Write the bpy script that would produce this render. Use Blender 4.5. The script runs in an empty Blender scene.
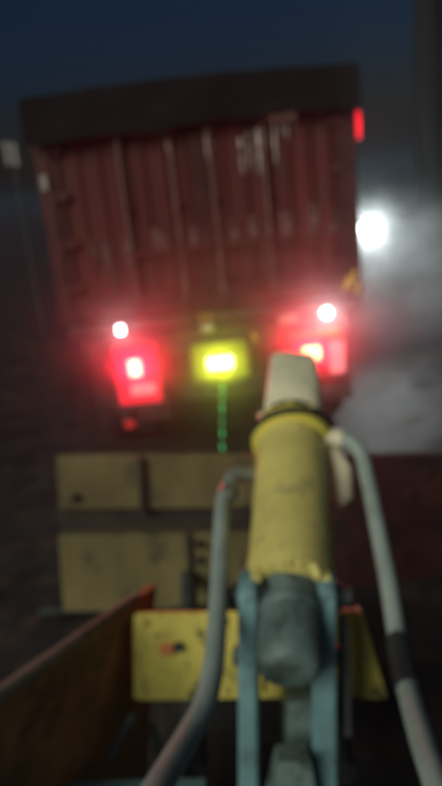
import bpy, bmesh, math, random
from mathutils import Vector, Matrix, noise
random.seed(7)
C = bpy.context.scene.collection
S = bpy.context.scene
R = math.radians

# ------------------------------------------------------------------ camera
cam_d = bpy.data.cameras.new('camera')
cam = bpy.data.objects.new('camera', cam_d)
C.objects.link(cam)
cam.matrix_world = (Matrix.Translation((0, 0, 2.2)) @ Matrix.Rotation(R(90 - 16.7), 4, 'X')
                    @ Matrix.Rotation(R(-6), 4, 'Z'))
cam_d.sensor_fit = 'VERTICAL'
cam_d.sensor_height = 36
cam_d.sensor_width = 36
cam_d.lens = 36 * 693 / 786
cam_d.clip_start = 0.05
cam_d.clip_end = 1000
cam_d.dof.use_dof = True              # the phone has focused on the windscreen just in front of it
cam_d.dof.focus_distance = 0.5
cam_d.dof.aperture_fstop = 3.9
cam_d.dof.aperture_ratio = 1.0
S.camera = cam

# ------------------------------------------------------------------ sky, dusk light, exposure
W = bpy.data.worlds.new('World')
S.world = W
W.use_nodes = True
wn, wl = W.node_tree.nodes, W.node_tree.links
sky = wn.new('ShaderNodeTexSky')
sky.sky_type = 'NISHITA'
sky.sun_disc = False
sky.sun_elevation = R(0.2)
sky.sun_rotation = R(210)
sky.ozone_density = 3.8
bg = wn['Background']
wl.new(sky.outputs['Color'], bg.inputs['Color'])
bg.inputs['Strength'].default_value = 0.06
sun_d = bpy.data.lights.new('sun', 'SUN')
sun_d.energy = 1.7
sun_d.angle = R(35)
sun_d.color = (1.0, 1.0, 0.86)
sun = bpy.data.objects.new('sun', sun_d)
C.objects.link(sun)
sun.rotation_euler = Vector((0.56, 0.68, -0.52)).to_track_quat('-Z', 'Y').to_euler()
S.view_settings.view_transform = 'Standard'
S.view_settings.look = 'None'
S.view_settings.exposure = 0
S.view_settings.gamma = 1
S.cycles.volume_bounces = 1
S.cycles.max_bounces = 6
S.cycles.use_denoising = True
S.cycles.sample_clamp_indirect = 3.0

# ------------------------------------------------------------------ materials
def mat(name, col, rough=0.6, metal=0.0, var=0.25, scale=6.0, wear=None, wear_amt=0.35, wear_scale=9.0,
        wear_soft=0.09, bump=0.15, bump_scale=60.0, stretch=(1, 1, 1), spec=0.4):
    m = bpy.data.materials.new(name)
    m.use_nodes = True
    n, l = m.node_tree.nodes, m.node_tree.links
    b = n['Principled BSDF']
    b.inputs['Roughness'].default_value = rough
    b.inputs['Metallic'].default_value = metal
    b.inputs['Specular IOR Level'].default_value = spec
    tc = n.new('ShaderNodeTexCoord')
    mp = n.new('ShaderNodeMapping')
    mp.inputs['Scale'].default_value = stretch
    l.new(tc.outputs['Object'], mp.inputs['Vector'])
    t = n.new('ShaderNodeTexNoise')
    t.inputs['Scale'].default_value = scale
    t.inputs['Detail'].default_value = 6
    l.new(mp.outputs[0], t.inputs['Vector'])
    r = n.new('ShaderNodeValToRGB')
    r.color_ramp.elements[0].position = 0.3
    r.color_ramp.elements[1].position = 0.7
    r.color_ramp.elements[0].color = tuple(c * (1 - var) for c in col) + (1,)
    r.color_ramp.elements[1].color = tuple(min(1, c * (1 + var)) for c in col) + (1,)
    l.new(t.outputs['Fac'], r.inputs['Fac'])
    out = r.outputs['Color']
    if wear:
        t2 = n.new('ShaderNodeTexNoise')
        t2.inputs['Scale'].default_value = wear_scale
        t2.inputs['Detail'].default_value = 8
        t2.inputs['Roughness'].default_value = 0.65
        l.new(mp.outputs[0], t2.inputs['Vector'])
        r2 = n.new('ShaderNodeValToRGB')
        e = 0.72 - 0.45 * wear_amt
        r2.color_ramp.elements[0].position = e
        r2.color_ramp.elements[1].position = e + wear_soft
        l.new(t2.outputs['Fac'], r2.inputs['Fac'])
        mx = n.new('ShaderNodeMix')
        mx.data_type = 'RGBA'
        l.new(r2.outputs['Color'], mx.inputs[0])
        l.new(out, mx.inputs[6])
        mx.inputs[7].default_value = tuple(wear) + (1,)
        out = mx.outputs[2]
    l.new(out, b.inputs['Base Color'])
    if bump:
        t3 = n.new('ShaderNodeTexNoise')
        t3.inputs['Scale'].default_value = bump_scale
        t3.inputs['Detail'].default_value = 4
        l.new(tc.outputs['Object'], t3.inputs['Vector'])
        bp = n.new('ShaderNodeBump')
        bp.inputs['Strength'].default_value = bump
        bp.inputs['Distance'].default_value = 0.01
        l.new(t3.outputs['Fac'], bp.inputs['Height'])
        l.new(bp.outputs[0], b.inputs['Normal'])
    return m

def glow(name, col, strength):
    m = bpy.data.materials.new(name)
    m.use_nodes = True
    b = m.node_tree.nodes['Principled BSDF']
    b.inputs['Base Color'].default_value = tuple(min(.8, c) for c in col) + (1,)
    b.inputs['Emission Color'].default_value = tuple(col) + (1,)
    b.inputs['Emission Strength'].default_value = strength
    b.inputs['Roughness'].default_value = 0.3
    return m

M = dict(
    box_red=mat('box_red', (0.095, 0.015, 0.013), 0.55, var=0.25, scale=2.2, wear=(0.08, 0.022, 0.018), wear_amt=0.4,
                wear_scale=5, stretch=(1, 1, 0.35)),
    box_frame=mat('box_frame', (0.075, 0.018, 0.016), 0.6, var=0.3, scale=4, wear=(0.04, 0.025, 0.02)),
    bar=mat('bar', (0.19, 0.12, 0.105), 0.45, var=0.4, scale=5, wear=(0.1, 0.03, 0.025), wear_amt=0.4, metal=0.2),
    pale=mat('pale', (0.33, 0.32, 0.30), 0.6, var=0.3, scale=14),
    glint_white=mat('glint_white', (0.7, 0.68, 0.62), 0.6, var=0.25, scale=14),
    glint=mat('glint', (0.62, 0.6, 0.55), 0.6, var=0.3, scale=14, wear=(0.115, 0.024, 0.02), wear_amt=0.42, wear_scale=22),  # pale colour of the highlights painted on the doors
    ghost=mat('ghost', (0.15, 0.085, 0.075), 0.7, var=0.25, scale=9, wear=(0.11, 0.026, 0.022), wear_amt=0.5, wear_scale=14),
    tarp=mat('tarp', (0.012, 0.010, 0.010), 0.8, var=0.3, scale=5, spec=0.1, bump=0.4, bump_scale=25),
    chassis=mat('chassis', (0.035, 0.03, 0.028), 0.6, var=0.4, scale=7, wear=(0.09, 0.06, 0.045), wear_amt=0.35),
    rubber=mat('rubber', (0.022, 0.021, 0.02), 0.85, var=0.3, scale=12),
    flap=mat('flap', (0.05, 0.03, 0.028), 0.7, var=0.35, scale=8, wear=(0.12, 0.1, 0.09), wear_amt=0.3),
    hub=mat('hub', (0.2, 0.19, 0.18), 0.5, metal=0.5, var=0.3),
    lamp_box=mat('lamp_box', (0.06, 0.05, 0.05), 0.5, var=0.2),
    amber=mat('amber', (0.6, 0.16, 0.03), 0.3, var=0.2),
    yellow_tab=mat('yellow_tab', (0.6, 0.42, 0.05), 0.5, var=0.2, scale=12),
    plate_yellow=mat('plate_yellow', (0.2, 0.2, 0.03), 0.6, var=0.25, scale=12),
    arm_yellow=mat('arm_yellow', (0.72, 0.62, 0.19), 0.42, var=0.16, scale=7, wear=(0.5, 0.43, 0.16), wear_amt=0.34,
                   wear_scale=16),
    collar_yellow=mat('collar_yellow', (0.85, 0.72, 0.12), 0.35, var=0.12, scale=9),
    drum_steel=mat('drum_steel', (0.15, 0.215, 0.205), 0.55, var=0.35, scale=11, wear=(0.08, 0.11, 0.105), wear_amt=0.45, wear_scale=14, metal=0.1, bump=0.35, bump_scale=40),
    arm_cream=mat('arm_cream', (0.88, 0.82, 0.56), 0.5, var=0.14, scale=8, wear=(0.7, 0.64, 0.44), wear_amt=0.35, wear_scale=12),
    steel=mat('steel', (0.165, 0.32, 0.335), 0.5, var=0.22, scale=9, wear=(0.10, 0.17, 0.175), wear_amt=0.45, wear_scale=11, metal=0.15),
    dark_steel=mat('dark_steel', (0.045, 0.055, 0.052), 0.55, var=0.35, scale=9, wear=(0.09, 0.1, 0.09), wear_amt=0.3),
    fitting=mat('fitting', (0.26, 0.29, 0.27), 0.4, var=0.25, metal=0.4, scale=20),
    hose=mat('hose', (0.33, 0.40, 0.36), 0.6, var=0.14, scale=14, bump=0.25, bump_scale=120),
    sleeve=mat('sleeve', (0.025, 0.03, 0.03), 0.8, var=0.3),
    beam_yellow=mat('beam_yellow', (0.66, 0.56, 0.12), 0.5, var=0.22, scale=8, wear=(0.14, 0.12, 0.05), wear_amt=0.4, wear_scale=14),
    orange=mat('orange', (0.6, 0.2, 0.07), 0.6, var=0.25, scale=20),
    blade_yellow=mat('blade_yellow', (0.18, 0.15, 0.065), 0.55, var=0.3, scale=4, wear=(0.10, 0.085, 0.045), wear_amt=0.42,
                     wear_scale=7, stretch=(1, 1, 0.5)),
    blade_dark=mat('blade_dark', (0.035, 0.028, 0.022), 0.7, var=0.3, scale=8),
    blade_red=mat('blade_red', (0.045, 0.014, 0.012), 0.6, var=0.4, scale=6, wear=(0.02, 0.014, 0.012), wear_amt=0.45),
    wing_red=mat('wing_red', (0.44, 0.20, 0.09), 0.65, var=0.35, scale=5, wear=(0.25, 0.125, 0.065), wear_amt=0.45, wear_scale=6),
    worn_edge=mat('worn_edge', (0.3, 0.26, 0.2), 0.55, var=0.35, scale=9, wear=(0.1, 0.06, 0.04), wear_amt=0.4, wear_scale=10),
    wood=mat('wood', (0.012, 0.012, 0.012), 0.85, var=0.4, scale=8, stretch=(1, 1, 0.12), bump=0.6, bump_scale=30),
    wall=mat('wall', (0.34, 0.30, 0.30), 0.8, var=0.2, scale=2, wear=(0.2, 0.18, 0.17), wear_amt=0.35, wear_scale=2),
    roof=mat('roof', (0.06, 0.06, 0.065), 0.7, var=0.3, scale=2),
    dark_wall=mat('dark_wall', (0.05, 0.05, 0.055), 0.85, var=0.3, scale=1.5),
    red_glow=glow('red_glow', (1.0, 0.06, 0.05), 14),
    red_core=glow('red_core', (1.0, 0.46, 0.26), 4.5),
    red_dim=glow('red_dim', (1.0, 0.025, 0.05), 0.9),
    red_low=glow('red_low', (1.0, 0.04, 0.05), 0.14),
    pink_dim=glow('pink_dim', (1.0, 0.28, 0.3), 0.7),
    orange_core=glow('orange_core', (1.0, 0.56, 0.16), 4.5),
    yellow_core=glow('yellow_core', (1.0, 0.98, 0.35), 7),
    white_core=glow('white_core', (1.0, 0.95, 0.95), 7),
    flood_core=glow('flood_core', (0.86, 1.0, 1.0), 10),
    streak_glow=glow('streak_glow', (0.08, 1.0, 0.28), 0.5),
    window_lit=glow('window_lit', (0.8, 0.9, 0.9), 0.5),
)

# ------------------------------------------------------------------ mesh helpers
class MB:
    def __init__(self):
        self.bm = bmesh.new()
    def box(self, c, s, rot=None, bevel=0.0):
        r = bmesh.ops.create_cube(self.bm, size=1.0)
        vs = r['verts']
        bmesh.ops.scale(self.bm, vec=s, verts=vs)
        if bevel:
            es = list({e for v in vs for e in v.link_edges})
            o = bmesh.ops.bevel(self.bm, geom=es, offset=bevel, segments=2, affect='EDGES', profile=0.5)
            vs = list({v for f in o['faces'] for v in f.verts} | {v for v in vs if v.is_valid})
        if rot is not None:
            bmesh.ops.rotate(self.bm, cent=(0, 0, 0), matrix=rot, verts=vs)
        bmesh.ops.translate(self.bm, vec=c, verts=vs)
        return self
    def tube(self, pts, radii, seg=16, cap=True):
        pts = [Vector(p) for p in pts]
        if not isinstance(radii, (list, tuple)):
            radii = [radii] * len(pts)
        rings = []
        ref = None
        for i, p in enumerate(pts):
            a = pts[max(0, i - 1)]
            b = pts[min(len(pts) - 1, i + 1)]
            d = (b - a).normalized()
            if ref is None:
                ref = d.orthogonal().normalized()
            ref = (ref - d * ref.dot(d)).normalized()
            q = d.cross(ref)
            rings.append([self.bm.verts.new(p + (ref * math.cos(2 * math.pi * k / seg) + q * math.sin(2 * math.pi * k / seg)) * radii[i])
                          for k in range(seg)])
        for i in range(len(rings) - 1):
            for k in range(seg):
                k2 = (k + 1) % seg
                self.bm.faces.new((rings[i][k], rings[i][k2], rings[i + 1][k2], rings[i + 1][k]))
        if cap:
            self.bm.faces.new(rings[0][::-1])
            self.bm.faces.new(rings[-1])
        return self
    def lathe(self, base, axis, prof, seg=48, jag=None):
        """prof: (distance along axis, radius) pairs"""
        ax = Vector(axis).normalized()
        u = (ax.cross(Vector((0, 0, 1))) if abs(ax.z) < 0.99 else Vector((1, 0, 0))).normalized()
        v = ax.cross(u)
        base = Vector(base)
        rings = []
        for i, (t, r) in enumerate(prof):
            ring = []
            for k in range(seg):
                a = 2 * math.pi * k / seg
                tt = t + (jag(i, k) if jag else 0)
                ring.append(self.bm.verts.new(base + ax * tt + (u * math.cos(a) + v * math.sin(a)) * max(r, 1e-4)))
            rings.append(ring)
        for i in range(len(rings) - 1):
            for k in range(seg):
                k2 = (k + 1) % seg
                self.bm.faces.new((rings[i][k], rings[i][k2], rings[i + 1][k2], rings[i + 1][k]))
        self.bm.faces.new(rings[0][::-1])
        self.bm.faces.new(rings[-1])
        return self
    def prism(self, poly, off):
        """poly: planar list of points; off: extrusion vector"""
        off = Vector(off)
        a = [self.bm.verts.new(Vector(p)) for p in poly]
        b = [self.bm.verts.new(Vector(p) + off) for p in poly]
        n = len(poly)
        self.bm.faces.new(a[::-1])
        self.bm.faces.new(b)
        for k in range(n):
            k2 = (k + 1) % n
            self.bm.faces.new((a[k], a[k2], b[k2], b[k]))
        return self
    def build(self, name, m, parent=None, smooth=False):
        bmesh.ops.recalc_face_normals(self.bm, faces=self.bm.faces)
        me = bpy.data.meshes.new(name)
        self.bm.to_mesh(me)
        self.bm.free()
        me.materials.append(m)
        if smooth:
            me.polygons.foreach_set('use_smooth', [True] * len(me.polygons))
            me.set_sharp_from_angle(angle=R(40))
        o = bpy.data.objects.new(name, me)
        C.objects.link(o)
        if parent:
            o.parent = parent
        return o

def tag(o, label=None, cat=None, group=None, kind=None):
    if label: o['label'] = label
    if cat: o['category'] = cat
    if group: o['group'] = group
    if kind: o['kind'] = kind
    return o

def thing(name, label, cat, loc=(0, 0, 0), group=None):
    o = bpy.data.objects.new(name, None)
    o.empty_display_size = 0.2
    C.objects.link(o)
    o.location = loc
    return tag(o, label, cat, group)

def copy_part(src, parent, loc):
    o = src.copy()
    C.objects.link(o)
    o.parent = parent
    o.location = loc
    return o

def lamp(kind, parent, loc, energy, col, radius=0.03, aim=None, cone=None, blend=0.6):
    d = bpy.data.lights.new('lamp_light', kind)
    d.energy = energy
    d.color = col
    d.shadow_soft_size = radius
    if kind == 'SPOT':
        d.spot_size = R(cone)
        d.spot_blend = blend
    o = bpy.data.objects.new('lamp_light', d)
    C.objects.link(o)
    o.parent = parent
    o.location = loc
    if aim:
        o.rotation_euler = Vector(aim).to_track_quat('-Z', 'Y').to_euler()
    return o

# ------------------------------------------------------------------ ground
def ground_height(x, y):
    h = 0.05 * (noise.noise(Vector((x * 0.7, y * 0.7, 1.3)))) + 0.03 * noise.noise(Vector((x * 2.3, y * 2.3, 4.1)))
    h += 0.014 * noise.noise(Vector((x * 8, y * 8, 7.7)))
    e = max(0.0, min(1.0, (x - 1.75) / 1.6)) * max(0.0, min(1.0, (y - 4.6) / 2.0)) * max(0.0, min(1.0, (16 - y) / 4.0)) * max(0.0, min(1.0, (9 - x) / 4.0))
    h += e * (0.13 + 0.12 * abs(noise.noise(Vector((x * 1.6, y * 1.6, 2.2)))) + 0.06 * abs(noise.noise(Vector((x * 5, y * 5, 9.2)))))
    if abs(x) < 1.6 and 5 < y < 12:
        h *= 0.4
    return h - 0.03
def axis_steps(lo, hi, fine_lo, fine_hi, step):
    out, v = [], fine_lo
    while v <= fine_hi:
        out.append(v); v += step
    s, v = step, fine_hi
    while v < hi:
        s *= 1.35; v += s; out.append(min(v, hi))
    s, v = step, fine_lo
    while v > lo:
        s *= 1.35; v -= s; out.insert(0, max(v, lo))
    return out
xs = axis_steps(-270, 270, -5, 7, 0.09)
ys = axis_steps(-35, 410, 0.5, 14, 0.09)
gv = [(x, y, ground_height(x, y) if (abs(x) < 12 and -2 < y < 25) else -0.03) for y in ys for x in xs]
nx = len(xs)
gf = [(j * nx + i, j * nx + i + 1, (j + 1) * nx + i + 1, (j + 1) * nx + i) for j in range(len(ys) - 1) for i in range(nx - 1)]
gm = bpy.data.meshes.new('ground')
gm.from_pydata(gv, [], gf)
gm.polygons.foreach_set('use_smooth', [True] * len(gm.polygons))
M['ground'] = mat('ground', (0.026, 0.024, 0.023), 0.55, var=0.45, scale=2.4, wear=(0.10, 0.064, 0.045), wear_amt=0.5, wear_scale=4.5, wear_soft=0.28,
                  bump=0.8, bump_scale=26)
gm.materials.append(M['ground'])
ground = bpy.data.objects.new('ground', gm)
C.objects.link(ground)
tag(ground, kind='structure')

# ------------------------------------------------------------------ shed behind the lamp
shed = thing('shed', 'low pale shed in the mist beyond the pole at right', 'shed', (5.6, 14, 0))
MB().box((0, 1.5, 0.62), (4.5, 3.0, 1.3)).build('wall', M['wall'], shed)
MB().prism([(-2.45, -0.25, 1.275), (2.45, -0.25, 1.275), (2.45, 3.25, 1.6), (-2.45, 3.25, 1.6)], (0, 0, 0.09)).build('roof', M['roof'], shed)
d = MB().box((-1.62, -0.02, 0.53), (0.62, 0.05, 1.02)).build('door', M['roof'], shed)
MB().box((-1.40, -0.06, 0.55), (0.03, 0.05, 0.12)).build('handle', M['hub'], d)

# ------------------------------------------------------------------ pale plates on a post, added for faint glints far left
glint_stand = thing('glint_plates', 'pale plates on a post, added as faint glints in the mist left of the container', 'glint_stand', (-2.97, 12, 0))
MB().tube([(0, 0.04, -0.2), (0, 0.04, 3.25)], 0.03, 12).build('post', M['dark_steel'], glint_stand, True)
sgp = MB().box((-0.085, -0.005, 3.02), (0.07, 0.02, 0.36), bevel=0.006).build('plate', M['pale'], glint_stand)
copy_part(sgp, glint_stand, (0.13, 0, -0.03))

# ------------------------------------------------------------------ utility poles
def pole(label, loc, r, h, arm_rot, lean):
    p = thing('utility_pole', label, 'pole', loc)
    p.rotation_euler = (0, R(lean), 0)
    MB().tube([(0, 0, -0.3), (0.01, 0, h * 0.3), (-0.015, 0.01, h * 0.65), (0, 0, h)], [r * 1.06, r, r * 0.93, r * 0.8], 20).build('post', M['wood'], p, True)
    rt = Matrix.Rotation(arm_rot, 3, 'Z')
    MB().box((0, -r - 0.055, h - 0.55), (1.7, 0.1, 0.12), rt).build('crossarm', M['wood'], p)
    ins = MB().lathe((0, 0, 0), (0, 0, 1), [(0, 0.02), (0.05, 0.02), (0.06, 0.05), (0.1, 0.055), (0.15, 0.03)], 12).build('insulator', M['hub'], p, True)
    for k, sx in enumerate((-0.72, -0.35, 0.35, 0.72)):
        v = rt @ Vector((sx, -r - 0.055, 0))
        q = ins if k == 0 else copy_part(ins, p, (0, 0, 0))
        q.location = (v.x, v.y, h - 0.49)
    return p
pole('thick dark utility pole standing right of the white lamp', (3.03, 9.5, 0), 0.19, 5.4, 0.0, 0.5)

# ------------------------------------------------------------------ container
box = thing('shipping_container', 'dark red corrugated shipping container with vertical locking bars on its doors', 'container', (0, 5.5, 1.25))
Wd, Ht, Ln = 2.42, 1.63, 6.06
hw = Wd / 2
post = MB().box((0, 0.06, Ht / 2), (0.11, 0.12, Ht - 0.26), bevel=0.008).build('corner_post', M['box_frame'], box)
post.location = (-hw + 0.055, 0, 0)
for x, y in ((hw - 0.055, 0), (-hw + 0.055, Ln - 0.12), (hw - 0.055, Ln - 0.12)):
    copy_part(post, box, (x, y, 0))
cst = MB().box((0, 0.08, 0.06), (0.15, 0.18, 0.125), bevel=0.012).build('corner_casting', M['box_frame'], box)
cst.location = (-hw + 0.07, -0.005, 0)
for x in (-hw + 0.07, hw - 0.07):
    for y in (-0.005, Ln - 0.165):
        for z in (0, Ht - 0.12):
            if (x, y, z) != (-hw + 0.07, -0.005, 0):
                copy_part(cst, box, (x, y, z))
MB().box((0, 0.06, Ht - 0.07), (Wd - 0.3, 0.11, 0.13), bevel=0.008).build('header', M['box_frame'], box)
MB().box((0, 0.06, 0.065), (Wd - 0.3, 0.11, 0.12), bevel=0.008).build('sill', M['box_frame'], box)
def corrugated(x0, x1, z0, z1, y, depth, pitch, axis='x'):
    """one folded sheet, 4 cm thick, folds running up"""
    prof, x, k = [], x0, 0
    steps = [(0.0, 0.0), (0.38, 0.0), (0.5, 1.0), (0.88, 1.0)]
    n = max(1, round((x1 - x0) / pitch))
    pt = (x1 - x0) / n
    for i in range(n):
        for f, d in steps:
            prof.append((x0 + (i + f) * pt, y - d * depth))
    prof.append((x1, y))
    back = [(x1, y + 0.03), (x0, y + 0.03)]
    pts = prof + back
    if axis == 'x':
        return [(a, b, z0) for a, b in pts]
    return [(b, a, z0) for a, b in pts]
dw = (Wd - 0.24) / 2
for s in (-1, 1):
    x0, x1 = (-dw - 0.003, -0.006) if s < 0 else (0.006, dw + 0.003)
    dr = MB().prism(corrugated(x0 + 0.05, x1 - 0.05, 0.19, 0, 0.05, 0.013, 0.155), (0, 0, Ht - 0.40)).build('door', M['box_red'], box)
    MB().box(((x0 + x1) / 2, 0.05, 0.16), (x1 - x0, 0.06, 0.06)).box(((x0 + x1) / 2, 0.05, Ht - 0.175), (x1 - x0, 0.06, 0.06)) \
        .box((x0 + 0.024, 0.05, Ht / 2 - 0.006), (0.048, 0.058, Ht - 0.41)).box((x1 - 0.024, 0.05, Ht / 2 - 0.006), (0.048, 0.058, Ht - 0.41)) \
        .build('door_frame', M['box_frame'], dr)
    hx = -hw + 0.115 if s < 0 else hw - 0.115
    for zz in (0.28, 0.62, 0.98, 1.32):
        MB().tube([(hx, 0.0, zz - 0.05), (hx, 0.0, zz + 0.05)], 0.016, 10).box((hx - s * 0.05, 0.003, zz), (0.10, 0.012, 0.07)).build('hinge', M['box_frame'], dr)
    for bx in ((-0.575, -0.19) if s < 0 else (0.105, 0.51)):
        b = MB().tube([(bx, -0.012, 0.06), (bx, -0.012, Ht - 0.07)], 0.0125, 12).build('locking_bar', M['bar'], dr, True)
        for zz in (0.3, 0.85, 1.33):
            MB().box((bx, -0.004, zz), (0.07, 0.024, 0.045), bevel=0.005).build('bar_bracket', M['box_frame'], dr)
        for zz in (0.07, Ht - 0.07):
            MB().box((bx, -0.01, zz), (0.06, 0.05, 0.06), bevel=0.006).build('cam_lock', M['box_frame'], dr)
        MB().box((bx + 0.12, -0.03, 0.5), (0.26, 0.012, 0.03), bevel=0.004).box((bx, -0.028, 0.5), (0.03, 0.03, 0.05)).build('bar_handle', M['box_frame'], dr)
    # faded, unreadable lettering across the doors and highlights painted as thin white streaks
    for gx, gw, gz, gh in ((((-0.88, .05, .52, .22), (-0.79, .07, .50, .22), (-0.62, .05, .52, .26), (-0.38, .11, .55, .24), (-0.10, .06, .56, .2)) if s < 0 else
                            ((0.22, .06, .58, .22), (0.37, .07, .57, .24), (0.62, .10, .58, .24), (0.84, .10, .6, .28), (1.0, .07, .58, .18)))):
        MB().box((gx, 0.033, gz), (gw * 0.4, 0.004, gh), bevel=0.001).box((gx + gw * .5, 0.033, gz + gh * .05), (gw * 0.35, 0.0042, gh * 0.8), bevel=0.001) \
            .box((gx + gw * .25, 0.0331, gz), (gw * .35, 0.0038, gh * .25)).build('faded_letter', M['ghost'], dr)
glint_streaks = [(-0.205, 1.34, .02, .16), (-0.24, 1.36, .012, .1), (0.085, 1.34, .016, .24), (0.13, 1.28, .012, .12), (0.34, 1.24, .022, .28), (0.40, 1.28, .016, .3), (0.475, 1.3, .026, .36), (0.545, 1.32, .016, .2),
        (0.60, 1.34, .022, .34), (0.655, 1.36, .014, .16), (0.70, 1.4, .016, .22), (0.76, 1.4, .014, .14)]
for x, z, w_, h_ in glint_streaks:
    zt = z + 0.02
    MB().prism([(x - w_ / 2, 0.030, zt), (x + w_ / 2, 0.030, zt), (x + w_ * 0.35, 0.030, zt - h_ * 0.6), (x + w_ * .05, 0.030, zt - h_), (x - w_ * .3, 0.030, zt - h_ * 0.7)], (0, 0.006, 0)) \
        .build('painted_glint', M['glint'], box)
MB().box((0.665, 0.012, 1.402), (0.22, 0.01, 0.085), bevel=0.003).build('label_plate', M['glint_white'], box)  # label whitened so that its colour reads as a glint
MB().prism(corrugated(0.13, Ln - 0.13, 0.13, 0, -hw + 0.03, 0.03, 0.28, 'y'), (0, 0, Ht - 0.26)).build('side_wall', M['box_red'], box)
MB().prism([(2 * 0 - p[0], p[1], p[2]) for p in corrugated(0.13, Ln - 0.13, 0.13, 0, -hw + 0.03, 0.03, 0.28, 'y')], (0, 0, Ht - 0.26)).build('side_wall', M['box_red'], box)
MB().box((0, Ln - 0.06, Ht / 2), (Wd - 0.24, 0.05, Ht - 0.27)).build('end_wall', M['box_red'], box)
for s in (-1, 1):
    MB().box((s * (hw - 0.05), Ln / 2, 0.06), (0.09, Ln - 0.4, 0.11)).build('bottom_rail', M['box_frame'], box)
    MB().box((s * (hw - 0.05), Ln / 2, Ht - 0.065), (0.09, Ln - 0.4, 0.11)).build('top_rail', M['box_frame'], box)
MB().box((0, Ln / 2, Ht - 0.03), (Wd - 0.2, Ln - 0.25, 0.04)).build('roof', M['box_red'], box)
MB().box((0, Ln / 2, 0.05), (Wd - 0.2, Ln - 0.25, 0.06)).build('floor', M['chassis'], box)
for k, (x, z) in enumerate(((1.085, 0.10), (1.135, 0.145), (1.165, 0.05))):
    MB().box((x, -0.012, z), (0.03, 0.008, 0.11), Matrix.Rotation(R(20), 3, 'Y')).build('hazard_stripe', M['yellow_tab'], box)
MB().box((-1.16, -0.012, 1.09), (0.05, 0.012, 0.11), bevel=0.003).build('reflector', M['pale'], box)
ml = MB().box((hw + 0.022, 0.06, 1.27), (0.044, 0.05, 0.24), bevel=0.01).build('marker_lamp', M['lamp_box'], box)
MB().box((hw + 0.026, 0.028, 1.27), (0.034, 0.02, 0.2), bevel=0.006).build('lens', M['red_dim'], ml)
lamp('POINT', box, (hw + 0.09, 0.02, 1.27), 1.5, (1, 0.03, 0.06), 0.03)

# tarpaulin over the container's top: sagging sheet with a hanging, uneven hem
tb = MB()
N = 60
def tarp_pt(u, v):
    x = (-hw - 0.03) + u * (Wd + 0.06)
    return x
rows = []
top_z = Ht + 0.035
for j in range(0, 9):
    row = []
    for i in range(N + 1):
        x = -hw - 0.03 + (Wd + 0.06) * i / N
        rumple = 0.012 * noise.noise(Vector((x * 4, j * 0.6, 3)))
        if j < 5:
            y = Ln - 0.05 - (Ln + 0.0) * j / 4.0
            z = top_z + (0.02 + 0.03 * math.sin(math.pi * (i / N))) + rumple
            if j == 4: y = -0.05
        else:
            y = -0.06 - 0.01 * (j - 4) + 1.2 * rumple
            hem = 0.27 + 0.03 * noise.noise(Vector((x * 2.2, 0, 8))) + (0.03 if x < -0.2 else 0)
            z = top_z - hem * (j - 4) / 4.0
        row.append((x, y, z))
    rows.append(row)
th = Vector((0, 0.006, -0.006))
va = [[tb.bm.verts.new(Vector(p)) for p in r] for r in rows]
vb = [[tb.bm.verts.new(Vector(p) + th) for p in r] for r in rows]
for j in range(8):
    for i in range(N):
        tb.bm.faces.new((va[j][i], va[j][i + 1], va[j + 1][i + 1], va[j + 1][i]))
        tb.bm.faces.new((vb[j][i], vb[j + 1][i], vb[j + 1][i + 1], vb[j][i + 1]))
for i in range(N):
    tb.bm.faces.new((va[8][i], va[8][i + 1], vb[8][i + 1], vb[8][i]))
for j in range(8):
    tb.bm.faces.new((va[j][0], va[j + 1][0], vb[j + 1][0], vb[j][0]))
    tb.bm.faces.new((va[j][N], vb[j][N], vb[j + 1][N], va[j + 1][N]))
tarp = tb.build('tarpaulin', M['tarp'], None, True)
tarp.location = (0, 5.5, 1.25)
tag(tarp, 'black tarpaulin draped over the top of the red container', 'tarpaulin')

# ------------------------------------------------------------------ trailer under it
tr = thing('container_trailer', 'dark trailer under the container with red tail lamps and yellow centre lamp', 'trailer', (0, 5.4, 0))
for s in (-1, 1):
    MB().box((s * 0.42, 3.2, 1.05), (0.12, 6.2, 0.24), bevel=0.01).build('chassis_rail', M['chassis'], tr)
MB().box((0, 0.13, 1.2), (2.3, 0.2, 0.088), bevel=0.01).build('rear_bolster', M['chassis'], tr)
MB().box((0, 6.0, 1.2), (2.3, 0.2, 0.088), bevel=0.01).build('front_bolster', M['chassis'], tr)
MB().box((0, 0.06, 1.03), (2.1, 0.08, 0.2), bevel=0.012).build('rear_beam', M['chassis'], tr)
MB().box((0, 0.22, 0.55), (1.9, 0.1, 0.12), bevel=0.012).box((-0.42, 0.22, 0.77), (0.08, 0.08, 0.33)).box((0.42, 0.22, 0.77), (0.08, 0.08, 0.33)).build('under_run_bar', M['chassis'], tr)
ty = ri = None
for yy in (0.95, 2.25):
    MB().tube([(-1.0, yy, 0.5), (1.0, yy, 0.5)], 0.06, 14).build('axle', M['chassis'], tr, True)
    for xx in (-0.98, -0.68, 0.68, 0.98):
        wo = MB().lathe((xx - 0.13, yy, 0.5), (1, 0, 0), [(0, 0.30), (0.0, 0.44), (0.03, 0.49), (0.07, 0.505), (0.19, 0.505), (0.23, 0.49), (0.26, 0.44), (0.26, 0.30)], 40).build('wheel', M['rubber'], tr, True)
        MB().lathe((xx - 0.135, yy, 0.5), (1, 0, 0), [(0, 0.08), (0.01, 0.29), (0.26, 0.29), (0.27, 0.08)], 28).build('rim', M['hub'], wo, True)
for s in (-1, 1):
    MB().box((s * 0.42, 4.9, 0.5), (0.12, 0.12, 0.94)).box((s * 0.42, 4.9, 0.02), (0.3, 0.3, 0.06)).build('landing_leg', M['chassis'], tr)
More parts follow.
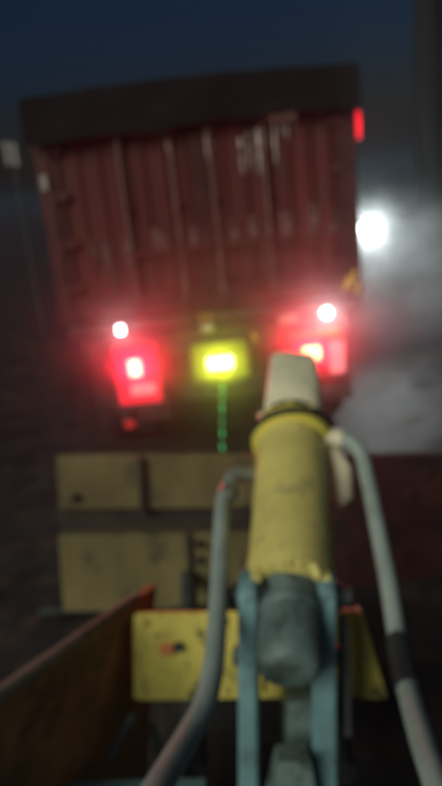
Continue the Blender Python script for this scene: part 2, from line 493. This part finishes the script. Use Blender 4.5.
# left mud flap and its lamp cluster
fl = MB().box((-0.64, 0.075, 0.73), (0.42, 0.012, 0.66), bevel=0.004).build('mud_flap', M['flap'], tr)
MB().box((-0.64, 0.062, 0.5), (0.2, 0.01, 0.05), bevel=0.002).build('flap_weight', M['hub'], fl)
hl = MB().box((-0.65, 0.03, 0.80), (0.40, 0.07, 0.58), bevel=0.015).build('tail_lamp', M['lamp_box'], tr)
MB().box((-0.665, -0.012, 0.865), (0.095, 0.02, 0.135), bevel=0.009).build('bulb_lens', M['red_core'], hl)
MB().box((-0.65, -0.008, 0.81), (0.34, 0.012, 0.48), bevel=0.005).build('red_lens', M['red_dim'], hl)
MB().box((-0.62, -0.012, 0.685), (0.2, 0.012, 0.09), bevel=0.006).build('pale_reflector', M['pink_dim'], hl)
lamp('SPOT', tr, (-0.665, -0.05, 0.865), 115, (1, 0.01, 0.035), 0.05, aim=(0.05, -1, 1.0), cone=140, blend=1.0)
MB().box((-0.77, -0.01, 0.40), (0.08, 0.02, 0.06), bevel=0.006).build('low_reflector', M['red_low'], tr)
MB().box((-0.77, 0.035, 0.44), (0.03, 0.07, 0.2), bevel=0.004).build('reflector_stem', M['chassis'], tr)
# right mud flap and its lamp cluster
fl = MB().box((0.86, 0.075, 0.73), (0.46, 0.012, 0.66), bevel=0.004).build('mud_flap', M['flap'], tr)
MB().box((0.86, 0.062, 0.5), (0.2, 0.01, 0.05), bevel=0.002).build('flap_weight', M['hub'], fl)
hr = MB().box((0.82, 0.03, 0.86), (0.46, 0.07, 0.36), bevel=0.015).build('tail_lamp', M['lamp_box'], tr)
MB().box((0.755, -0.014, 0.835), (0.14, 0.02, 0.11), bevel=0.01).build('bulb_lens', M['orange_core'], hr)
MB().box((0.755, -0.008, 0.835), (0.26, 0.012, 0.2), bevel=0.01).build('red_lens', M['red_dim'], hr)
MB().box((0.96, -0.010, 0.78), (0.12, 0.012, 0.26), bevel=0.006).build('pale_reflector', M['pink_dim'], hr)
MB().box((0.80, -0.010, 0.985), (0.42, 0.012, 0.07), bevel=0.006).build('amber_strip', M['amber'], hr)
lamp('SPOT', tr, (0.755, -0.05, 0.835), 115, (1, 0.012, 0.035), 0.05, aim=(0.05, -1, 1.0), cone=140, blend=1.0)
# white reversing lamps, centre plate lamp and small fittings
wl_ = MB().lathe((0.892, 0.03, 1.154), (0, -1, 0), [(0, 0.03), (0.02, 0.06), (0.06, 0.065), (0.065, 0.055)], 20).build('reversing_lamp', M['lamp_box'], tr, True)
MB().lathe((0.892, -0.034, 1.154), (0, -1, 0), [(0, 0.042), (0.01, 0.036), (0.016, 0.015)], 20).build('lens', M['white_core'], wl_, True)
lamp('POINT', tr, (0.892, -0.11, 1.154), 4.5, (1, 0.95, 0.95), 0.04)
wl2 = MB().box((-0.735, 0.02, 1.18), (0.09, 0.06, 0.1), bevel=0.01).build('reversing_lamp', M['lamp_box'], tr)
MB().box((-0.735, -0.016, 1.185), (0.055, 0.014, 0.07), bevel=0.006).build('lens', M['white_core'], wl2)
lamp('POINT', tr, (-0.735, -0.08, 1.19), 1.6, (0.95, 0.95, 1), 0.03)
cp = MB().box((0.02, 0.0, 0.85), (0.46, 0.05, 0.32), bevel=0.02).build('centre_lamp', M['plate_yellow'], tr)
MB().box((0.018, -0.035, 0.84), (0.2, 0.03, 0.10), bevel=0.014).build('lens', M['yellow_core'], cp)
lamp('POINT', tr, (0.018, -0.16, 0.84), 6, (0.8, 1.0, 0.02), 0.05)
MB().box((-0.055, -0.01, 1.135), (0.1, 0.05, 0.06), bevel=0.012).build('bracket', M['pale'], tr)
for x in (-0.09, -0.03):
    MB().box((x, 0.0, 1.205), (0.022, 0.012, 0.075)).build('yellow_tab', M['yellow_tab'], tr)
MB().box((0.31, 0.0, 1.02), (0.03, 0.012, 0.06), Matrix.Rotation(R(-20), 3, 'Y')).build('yellow_tab', M['yellow_tab'], tr)
MB().box((0.585, -0.005, 1.13), (0.155, 0.015, 0.07), bevel=0.004).build('number_plate', M['pale'], tr)
MB().tube([(0.018, -0.02, 0.68), (0.0, -0.033, 0.5), (-0.02, -0.03, 0.3), (-0.04, -0.02, 0.1)], 0.011, 8).build('earth_strap', M['rubber'], tr, True)
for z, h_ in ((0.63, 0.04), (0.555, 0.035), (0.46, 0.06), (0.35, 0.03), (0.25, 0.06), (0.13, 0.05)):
    MB().box((-0.05 + 0.1 * z, -0.045, z), (0.015, 0.012, h_), bevel=0.003).build('green_streak', M['streak_glow'], tr)  # glowing bits stand in for the green light streak below the centre lamp

# ------------------------------------------------------------------ work lamp on a stand
wk = thing('work_lamp', 'blinding white work lamp on a tripod stand beside the container', 'lamp', (2.02, 9.0, 0.0))
MB().tube([(0, 0, 0.45), (0, 0, 1.36)], 0.022, 12).build('pole', M['dark_steel'], wk, True)
for k in range(3):
    a = R(90 + 120 * k)
    MB().tube([(0, 0, 0.62), (0.38 * math.cos(a), 0.38 * math.sin(a), 0.0)], 0.014, 8).build('leg', M['dark_steel'], wk, True)
hd = MB().lathe((0, 0.14, 1.48), (0, -1, 0), [(0, 0.05), (0.02, 0.09), (0.12, 0.145), (0.145, 0.145), (0.146, 0.12)], 28).build('lamp_head', M['dark_steel'], wk)
MB().lathe((0, -0.005, 1.48), (0, -1, 0), [(0, 0.065), (0.015, 0.06), (0.03, 0.04), (0.035, 0.0)], 28).build('lens', M['flood_core'], hd)
lamp('SPOT', wk, (0, -0.06, 1.48), 135, (0.90, 1.0, 0.98), 0.10, aim=(-0.1, -1, 0.1), cone=160, blend=0.8)

# ------------------------------------------------------------------ plough blade of the machine (leans 6 degrees on the rutted snow)
LEAN = R(6)
bl = thing('plough_blade', 'worn yellow and dark red plough blade across the machine front with raised side plate', 'plough')
bl.rotation_euler = (0, LEAN, 0)
Y0 = 3.4
for x0, x1 in ((-0.985, -0.545), (-0.535, 0.02), (0.03, 0.34)):
    MB().box(((x0 + x1) / 2, Y0 + 0.03, 0.675), (x1 - x0, 0.06, 0.30), bevel=0.008).build('upper_panel', M['blade_yellow'], bl)
for x0, x1 in ((-1.0, -0.30), (-0.285, -0.16), (-0.15, 0.34)):
    MB().box(((x0 + x1) / 2, Y0 + 0.02, 0.135), (x1 - x0, 0.06, 0.47), bevel=0.008).build('lower_panel', M['blade_yellow'], bl)
MB().box((-0.325, Y0 + 0.07, 0.447), (1.36, 0.06, 0.17)).build('recess_strip', M['blade_dark'], bl)
MB().box((-0.54, Y0 - 0.005, 0.66), (0.035, 0.05, 0.33), bevel=0.006).build('rib', M['blade_dark'], bl)
MB().box((-0.293, Y0 - 0.01, 0.135), (0.02, 0.05, 0.47), bevel=0.004).build('rib', M['blade_dark'], bl)
rp = MB().box((0.95, Y0 + 0.03, 0.36), (1.2, 0.06, 0.93), bevel=0.01).build('red_panel', M['blade_red'], bl)
for x, z in ((0.62, 0.7), (0.72, 0.56), (0.9, 0.6), (0.98, 0.72)):
    MB().lathe((x, Y0 - 0.001, z), (0, -1, 0), [(0, 0.03), (0.012, 0.028), (0.02, 0.012)], 10).build('bolt', M['blade_red'], rp, True)
for x, z in ((-0.235, 0.32), (-0.235, 0.22), (-0.9, 0.6), (-0.08, 0.62), (-0.16, 0.3)):
    MB().lathe((x, Y0 - 0.011, z), (0, -1, 0), [(0, 0.028), (0.015, 0.026), (0.022, 0.01)], 10).build('bolt', M['blade_dark'], bl, True)
MB().box((0.0, Y0 + 0.045, -0.15), (2.3, 0.02, 0.09)).build('cutting_edge', M['dark_steel'], bl)
# raised side plate
pts = [(-0.93, 0.90, 1.16), (-0.716, 1.42, 1.03), (-0.405, 2.06, 0.905), (-0.33, 1.99, 0.80), (-0.33, 1.90, 0.10), (-0.95, 0.86, 0.10)]
nrm = (Vector(pts[2]) - Vector(pts[0])).cross(Vector((0, 0, 1))).normalized()
flat = [Vector(pts[0]) + (Vector(p) - Vector(pts[0])) - nrm * (Vector(p) - Vector(pts[0])).dot(nrm) for p in pts]
sp = MB().prism(flat, nrm * 0.03).build('side_plate', M['wing_red'], bl)
e0, e1 = flat[0] + nrm * 0.015 + Vector((0, 0, 0.008)), flat[1] + nrm * 0.015 + Vector((0, 0, 0.008))
e2 = flat[2] + nrm * 0.015 + Vector((0, 0, 0.004))
MB().tube([e0, e1, e1.lerp(e2, 0.85)], [0.021, 0.02, 0.012], 10).build('worn_rim', M['worn_edge'], sp, True)
for s in (-0.25, 0.25):
    MB().tube([(s, 1.85, 0.30), (s * 1.2, Y0 + 0.0, 0.12)], 0.045, 12).build('push_arm', M['dark_steel'], bl, True)

# ------------------------------------------------------------------ hydraulic arm of the machine
arm = thing('hydraulic_arm', 'yellow hydraulic arm with cream tip and grey hoses pointing at the container', 'machine arm')
arm.rotation_euler = (0, LEAN, 0)
A0 = Vector((0.006, 1.60, 1.135))
A1 = Vector((0.14, 2.666, 1.54))
ax = (A1 - A0).normalized()
rj = random.Random(3)
jag = [rj.uniform(-0.022, 0.012) for _ in range(64)]
MB().lathe(A0, ax, [(0.03, 0.098), (0.035, 0.119), (0.10, 0.121), (0.13, 0.117), (0.15, 0.117), (0.42, 0.116), (0.60, 0.115), (0.62, 0.118)], 64,
           jag=lambda i, k: jag[k] if i < 2 else 0).build('barrel', M['arm_yellow'], arm, True)
MB().lathe(A0, ax, [(0.61, 0.095), (0.614, 0.132), (0.63, 0.138), (0.672, 0.136), (0.69, 0.124), (0.70, 0.09)], 48).build('collar', M['collar_yellow'], arm, True)
tilt = (ax + Vector((-0.10, 0.0, 0.16))).normalized()
MB().lathe(A0 + ax * 0.655, tilt, [(-0.012, 0.128), (-0.012, 0.146), (0.012, 0.146), (0.012, 0.128)], 48).build('strap_band', M['sleeve'], arm, True)
for k in range(7):
    a = R(20 + 38 * k)
    u_ = ax.cross(Vector((0, 0, 1))).normalized()
    v_ = u_.cross(ax).normalized()
    MB().lathe(A0 + ax * 0.692 + (u_ * math.cos(a) + v_ * math.sin(a)) * 0.112, ax, [(0, 0.012), (0.016, 0.012), (0.02, 0.006)], 6).build('bolt', M['collar_yellow'], arm)
MB().box(A0 + ax * 0.76 + Vector((-0.104, 0, 0.0)), (0.03, 0.06, 0.04), bevel=0.006).build('lug', M['arm_cream'], arm)
MB().lathe(A0, ax, [(0.69, 0.085), (0.70, 0.112), (0.728, 0.112), (0.74, 0.085)], 40).build('seal_ring', M['sleeve'], arm, True)
tip = MB()
u_ = ax.cross(Vector((0, 0, 1))).normalized()
v_ = u_.cross(ax).normalized()
rings = []
for t_, w_, c_ in ((0.725, 0.094, 0.05), (0.74, 0.100, 0.045), (0.90, 0.094, 0.034), (1.04, 0.087, 0.026), (1.058, 0.084, 0.026), (1.066, 0.076, 0.024)):
    q = [(-w_ + c_, -w_), (w_ - c_, -w_), (w_ - c_ * 0.3, -w_ + c_ * 0.3), (w_, -w_ + c_), (w_, w_ - c_), (w_ - c_ * 0.3, w_ - c_ * 0.3), (w_ - c_, w_), (-w_ + c_, w_), (-w_ + c_ * 0.3, w_ - c_ * 0.3), (-w_, w_ - c_), (-w_, -w_ + c_), (-w_ + c_ * 0.3, -w_ + c_ * 0.3)]
    rings.append([tip.bm.verts.new(A0 + ax * (t_ - 0.12 * a_ * (t_ - 0.725)) + u_ * a_ + v_ * b_) for a_, b_ in q])
for ra, rb in zip(rings, rings[1:]):
    for k in range(12):
        tip.bm.faces.new((ra[k], ra[(k + 1) % 12], rb[(k + 1) % 12], rb[k]))
tip.bm.faces.new(rings[0][::-1])
tip.bm.faces.new(rings[-1])
tip.build('arm_tip', M['arm_cream'], arm, True)
dr = MB().lathe(A0, ax, [(-0.215, 0.0), (-0.214, 0.052), (-0.208, 0.068), (-0.196, 0.078), (-0.17, 0.082), (-0.08, 0.079), (0.0, 0.082), (0.035, 0.082)], 40).build('drum', M['drum_steel'], arm, True)
MB().lathe(A0, ax, [(-0.05, 0.0795), (-0.045, 0.083), (-0.02, 0.083), (-0.015, 0.0795)], 40).build('drum_band', M['drum_steel'], dr, True)
# the two upright clevis plates
tl = Matrix.Rotation(R(-16.7), 3, 'X')
yaw = Matrix.Rotation(R(-8), 4, 'Z')
for s in (-1, 1):
    poly = []
    for k in range(9):
        a = R(180 * k / 8)
        poly.append((0, 0.075 * math.cos(a), 0.075 * math.sin(a)))
    poly = [(0, 0.075, -0.95)] + poly + [(0, -0.075, -0.95)]
    w_ = 0.05 if s < 0 else 0.062
    p = MB().prism([(-w_ / 2, y, z) for _, y, z in poly], (w_, 0, 0))
    bmesh.ops.bevel(p.bm, geom=[e for e in p.bm.edges if abs(e.verts[0].co.x - e.verts[1].co.x) < 1e-6], offset=0.005, segments=2, affect='EDGES')
    o = p.build('clevis_plate', M['steel'], arm, True)
    o.matrix_local = Matrix.Translation((s * 0.1, 1.635, 1.125)) @ tl.to_4x4() @ yaw
    MB().lathe((s * (w_ / 2), 0.0, 0.0), (s, 0, 0), [(0, 0.04), (0.018, 0.038), (0.022, 0.026), (0.045, 0.024)], 20).build('pin_head', M['dark_steel'], o, True)
    MB().lathe((s * (w_ / 2), 0.0, -0.16), (s, 0, 0), [(0, 0.03), (0.016, 0.028), (0.02, 0.015)], 6).build('bolt', M['dark_steel'], o, True)
for s in (-1, 1):
    o = MB().prism([(0, 0.07, 0.05), (0, 0.03, 0.075), (0, -0.07, 0.06), (0, -0.078, -0.05), (0, -0.06, -0.16), (0, -0.071, -0.20), (0, -0.03, -0.24), (0, 0.07, -0.2)], (0.007, 0, 0)).build('gap_shade', M['sleeve'], arm)  # thin dark plates put in as the black gap beside the drum
    o.matrix_local = Matrix.Translation((s * 0.1 - s * 0.042, 1.625, 1.125)) @ tl.to_4x4() @ yaw @ Matrix.Translation((-0.0035, 0, 0))
MB().tube([(-0.07, 1.635, 1.125), (0.07, 1.635, 1.125)], 0.03, 16).build('pivot_pin', M['dark_steel'], arm, True)
MB().prism([(0.15, 1.66, 1.05), (0.15, 1.60, 1.05), (0.15, 1.50, 0.78), (0.15, 1.58, 0.78)], (0.02, 0, 0)).build('side_bracket', M['dark_steel'], arm)
# yellow cross beam
bm_ = MB().prism([(-0.437, 1.90, 0.905), (-0.437, 1.835, 0.942), (-0.437, 1.755, 0.69), (-0.437, 1.82, 0.655)], (0.69, 0, 0))
bmesh.ops.bevel(bm_.bm, geom=list(bm_.bm.edges), offset=0.008, segments=2, affect='EDGES')
cb = bm_.build('cross_beam', M['beam_yellow'], arm)
MB().prism([(0.255, 1.832, 0.94), (0.262, 1.832, 0.94), (0.34, 1.752, 0.685), (0.255, 1.752, 0.685)], (0, 0.06, -0.02)).build('beam_gusset', M['beam_yellow'], cb)
fc = Matrix.Rotation(R(-16.7), 3, 'X')
MB().box((-0.335, 1.792, 0.845), (0.04, 0.006, 0.034), fc, 0.002).build('orange_sticker', M['orange'], cb)
MB().lathe((-0.30, 1.795, 0.85), (0, -0.95, 0.3), [(0, 0.016), (0.01, 0.014)], 8).build('bolt', M['dark_steel'], cb)
for bx in (-0.405, -0.16, 0.225):
    for bz in (0.918, 0.715):
        MB().lathe((bx, 1.835 - (0.942 - bz) * 0.315 - 0.001, bz), (0, -0.955, 0.297), [(0, 0.013), (0.008, 0.013), (0.011, 0.006)], 6).build('bolt', M['beam_yellow'], cb)
# lower mount between the plates and base frame
bm_ = MB().box((0.05, 1.60, 0.70), (0.10, 0.12, 0.24), fc, 0.02)
bm_.build('mount_block', M['drum_steel'], arm)
MB().prism([(-0.068, 1.36, 0.66), (0.068, 1.36, 0.66), (0.045, 1.40, 0.80), (-0.035, 1.40, 0.80)], (0, 0.08, -0.02)).build('foot_plate', M['drum_steel'], arm)
MB().box((-0.1, 1.42, 0.14), (0.85, 0.36, 0.16), bevel=0.015).build('base_frame', M['dark_steel'], arm)
MB().box((-0.1, 1.42, 0.02), (0.7, 0.5, 0.1), bevel=0.01).build('skid', M['dark_steel'], arm)
MB().box((-0.42, 1.50, 0.56), (0.40, 0.16, 0.03), bevel=0.006).build('step_plate', M['steel'], arm)
for x in (-0.60, -0.25):
    MB().box((x, 1.52, 0.38), (0.04, 0.06, 0.34)).build('step_leg', M['dark_steel'], arm)
MB().tube([(-0.50, 1.66, 0.57), (-0.43, 1.69, 0.70)], 0.016, 10).build('stay', M['dark_steel'], arm, True)
MB().tube([(-0.34, 1.72, 0.36), (-0.385, 1.78, 0.58)], 0.014, 10).build('stay', M['dark_steel'], arm, True)

def smooth_path(pts, n=8):
    P = [Vector(p) for p in pts]
    P = [P[0] * 2 - P[1]] + P + [P[-1] * 2 - P[-2]]
    out = []
    for i in range(1, len(P) - 2):
        for k in range(n):
            t = k / n
            a, b, c, d = P[i - 1], P[i], P[i + 1], P[i + 2]
            out.append(0.5 * ((2 * b) + (-a + c) * t + (2 * a - 5 * b + 4 * c - d) * t * t + (-a + 3 * b - 3 * c + d) * t ** 3))
    out.append(P[-2])
    return out
# left hose
ho = MB().tube(smooth_path([(-0.137, 2.079, 1.258), (-0.155, 2.032, 1.237), (-0.166, 1.901, 1.219), (-0.176, 1.734, 1.180), (-0.187, 1.546, 1.145), (-0.200, 1.374, 1.127), (-0.220, 1.248, 1.122), (-0.254, 1.147, 1.129), (-0.287, 1.032, 1.163), (-0.315, 0.937, 1.191), (-0.341, 0.859, 1.205)]), [0.0235 + 0.0025 * min(1, k / 60) for k in range(81)], 18).build('hose', M['hose'], arm, True)
MB().tube(smooth_path([(-0.135, 2.066, 1.249), (-0.13, 2.094, 1.273), (-0.1, 2.115, 1.277), (-0.024, 2.139, 1.259)]), 0.024, 12).build('hose_fitting', M['fitting'], ho, True)
MB().tube([(-0.135, 2.066, 1.249), (-0.153, 2.012, 1.24)], 0.030, 14).build('ferrule', M['fitting'], ho, True)
# right hose with a black sleeve
path = smooth_path([(0.20, 2.16, 1.385), (0.255, 2.13, 1.387), (0.286, 2.078, 1.367), (0.289, 1.968, 1.317), (0.281, 1.815, 1.258), (0.269, 1.616, 1.183), (0.252, 1.442, 1.123),
                    (0.217, 1.241, 1.145), (0.183, 1.048, 1.194), (0.158, 0.874, 1.239), (0.14, 0.65, 1.25)])
ho = MB().tube(path, 0.0235, 18).build('hose', M['hose'], arm, True)
MB().tube([p for p in path if 1.24 < p.y < 1.46], 0.0285, 18).build('hose_sleeve', M['sleeve'], ho, True)
MB().tube([(0.17, 2.17, 1.38), (0.215, 2.16, 1.386), (0.245, 2.14, 1.388)], [0.033, 0.033, 0.029], 14).build('hose_fitting', M['arm_cream'], ho, True)
MB().tube([(0.215, 2.17, 1.345), (0.238, 2.11, 1.29), (0.232, 2.05, 1.22), (0.22, 2.03, 1.20)], [0.02, 0.036, 0.033, 0.012], 14).build('valve_boss', M['arm_cream'], arm, True)

# ------------------------------------------------------------------ mist added for lamp halos behind the trailer, plume round the work lamp
def cloud(name, centre, size, density, noise_scale, aniso, col=(0.92, 0.93, 0.95)):
    o = MB().lathe((0, 0, -1), (0, 0, 1), [(1 - math.cos(math.pi * k / 12), math.sin(math.pi * k / 12)) for k in range(13)], 24).build(name, M['roof'])
    o.scale = size
    o.location = centre
    m = bpy.data.materials.new(name)
    m.use_nodes = True
    n, l = m.node_tree.nodes, m.node_tree.links
    n.remove(n['Principled BSDF'])
    v = n.new('ShaderNodeVolumePrincipled')
    v.inputs['Color'].default_value = col + (1,)
    v.inputs['Anisotropy'].default_value = aniso
    tc = n.new('ShaderNodeTexCoord')
    ln = n.new('ShaderNodeVectorMath'); ln.operation = 'LENGTH'
    l.new(tc.outputs['Object'], ln.inputs[0])
    mr = n.new('ShaderNodeMapRange')
    mr.interpolation_type = 'SMOOTHSTEP'
    mr.inputs['From Min'].default_value = 1.0
    mr.inputs['From Max'].default_value = 0.15
    l.new(ln.outputs['Value'], mr.inputs['Value'])
    t = n.new('ShaderNodeTexNoise')
    t.inputs['Scale'].default_value = noise_scale
    t.inputs['Detail'].default_value = 5
    l.new(tc.outputs['Object'], t.inputs['Vector'])
    m2 = n.new('ShaderNodeMapRange')
    m2.inputs['From Min'].default_value = 0.38
    m2.inputs['From Max'].default_value = 0.64
    m2.inputs['To Min'].default_value = 0.12
    m2.inputs['To Max'].default_value = 1.0
    l.new(t.outputs['Fac'], m2.inputs['Value'])
    a = n.new('ShaderNodeMath'); a.operation = 'MULTIPLY'
    l.new(mr.outputs[0], a.inputs[0]); l.new(m2.outputs[0], a.inputs[1])
    b = n.new('ShaderNodeMath'); b.operation = 'MULTIPLY'
    l.new(a.outputs[0], b.inputs[0]); b.inputs[1].default_value = density
    l.new(b.outputs[0], v.inputs['Density'])
    l.new(v.outputs[0], n['Material Output'].inputs['Volume'])
    o.data.materials[0] = m
    tag(o, kind='stuff')
    return o
cloud('halo_mist', (0.4, 5.0, 1.05), (2.5, 0.55, 1.25), 0.75, 3.4, 0.72)  # added volume that gives the trailer lamps their halos
cloud('steam_and_halo', (2.08, 8.8, 1.45), (0.6, 0.4, 1.0), 0.95, 2.4, 0.3)  # extra small cloud added to strengthen the white lamp's halo
cloud('steam_and_halo', (2.9, 8.2, 0.85), (1.8, 1.7, 1.35), 0.62, 3.6, 0.5)

# ------------------------------------------------------------------ haze
hz = MB().box((0, 190, 2.4), (560, 460, 7.2)).build('haze', M['roof'])
hm = bpy.data.materials.new('haze')
hm.use_nodes = True
n, l = hm.node_tree.nodes, hm.node_tree.links
n.remove(n['Principled BSDF'])
v = n.new('ShaderNodeVolumePrincipled')
v.inputs['Color'].default_value = (0.72, 0.92, 1.0, 1)
v.inputs['Density'].default_value = 0.0045
v.inputs['Anisotropy'].default_value = 0.8
l.new(v.outputs[0], n['Material Output'].inputs['Volume'])
hz.data.materials[0] = hm
tag(hz, kind='stuff')
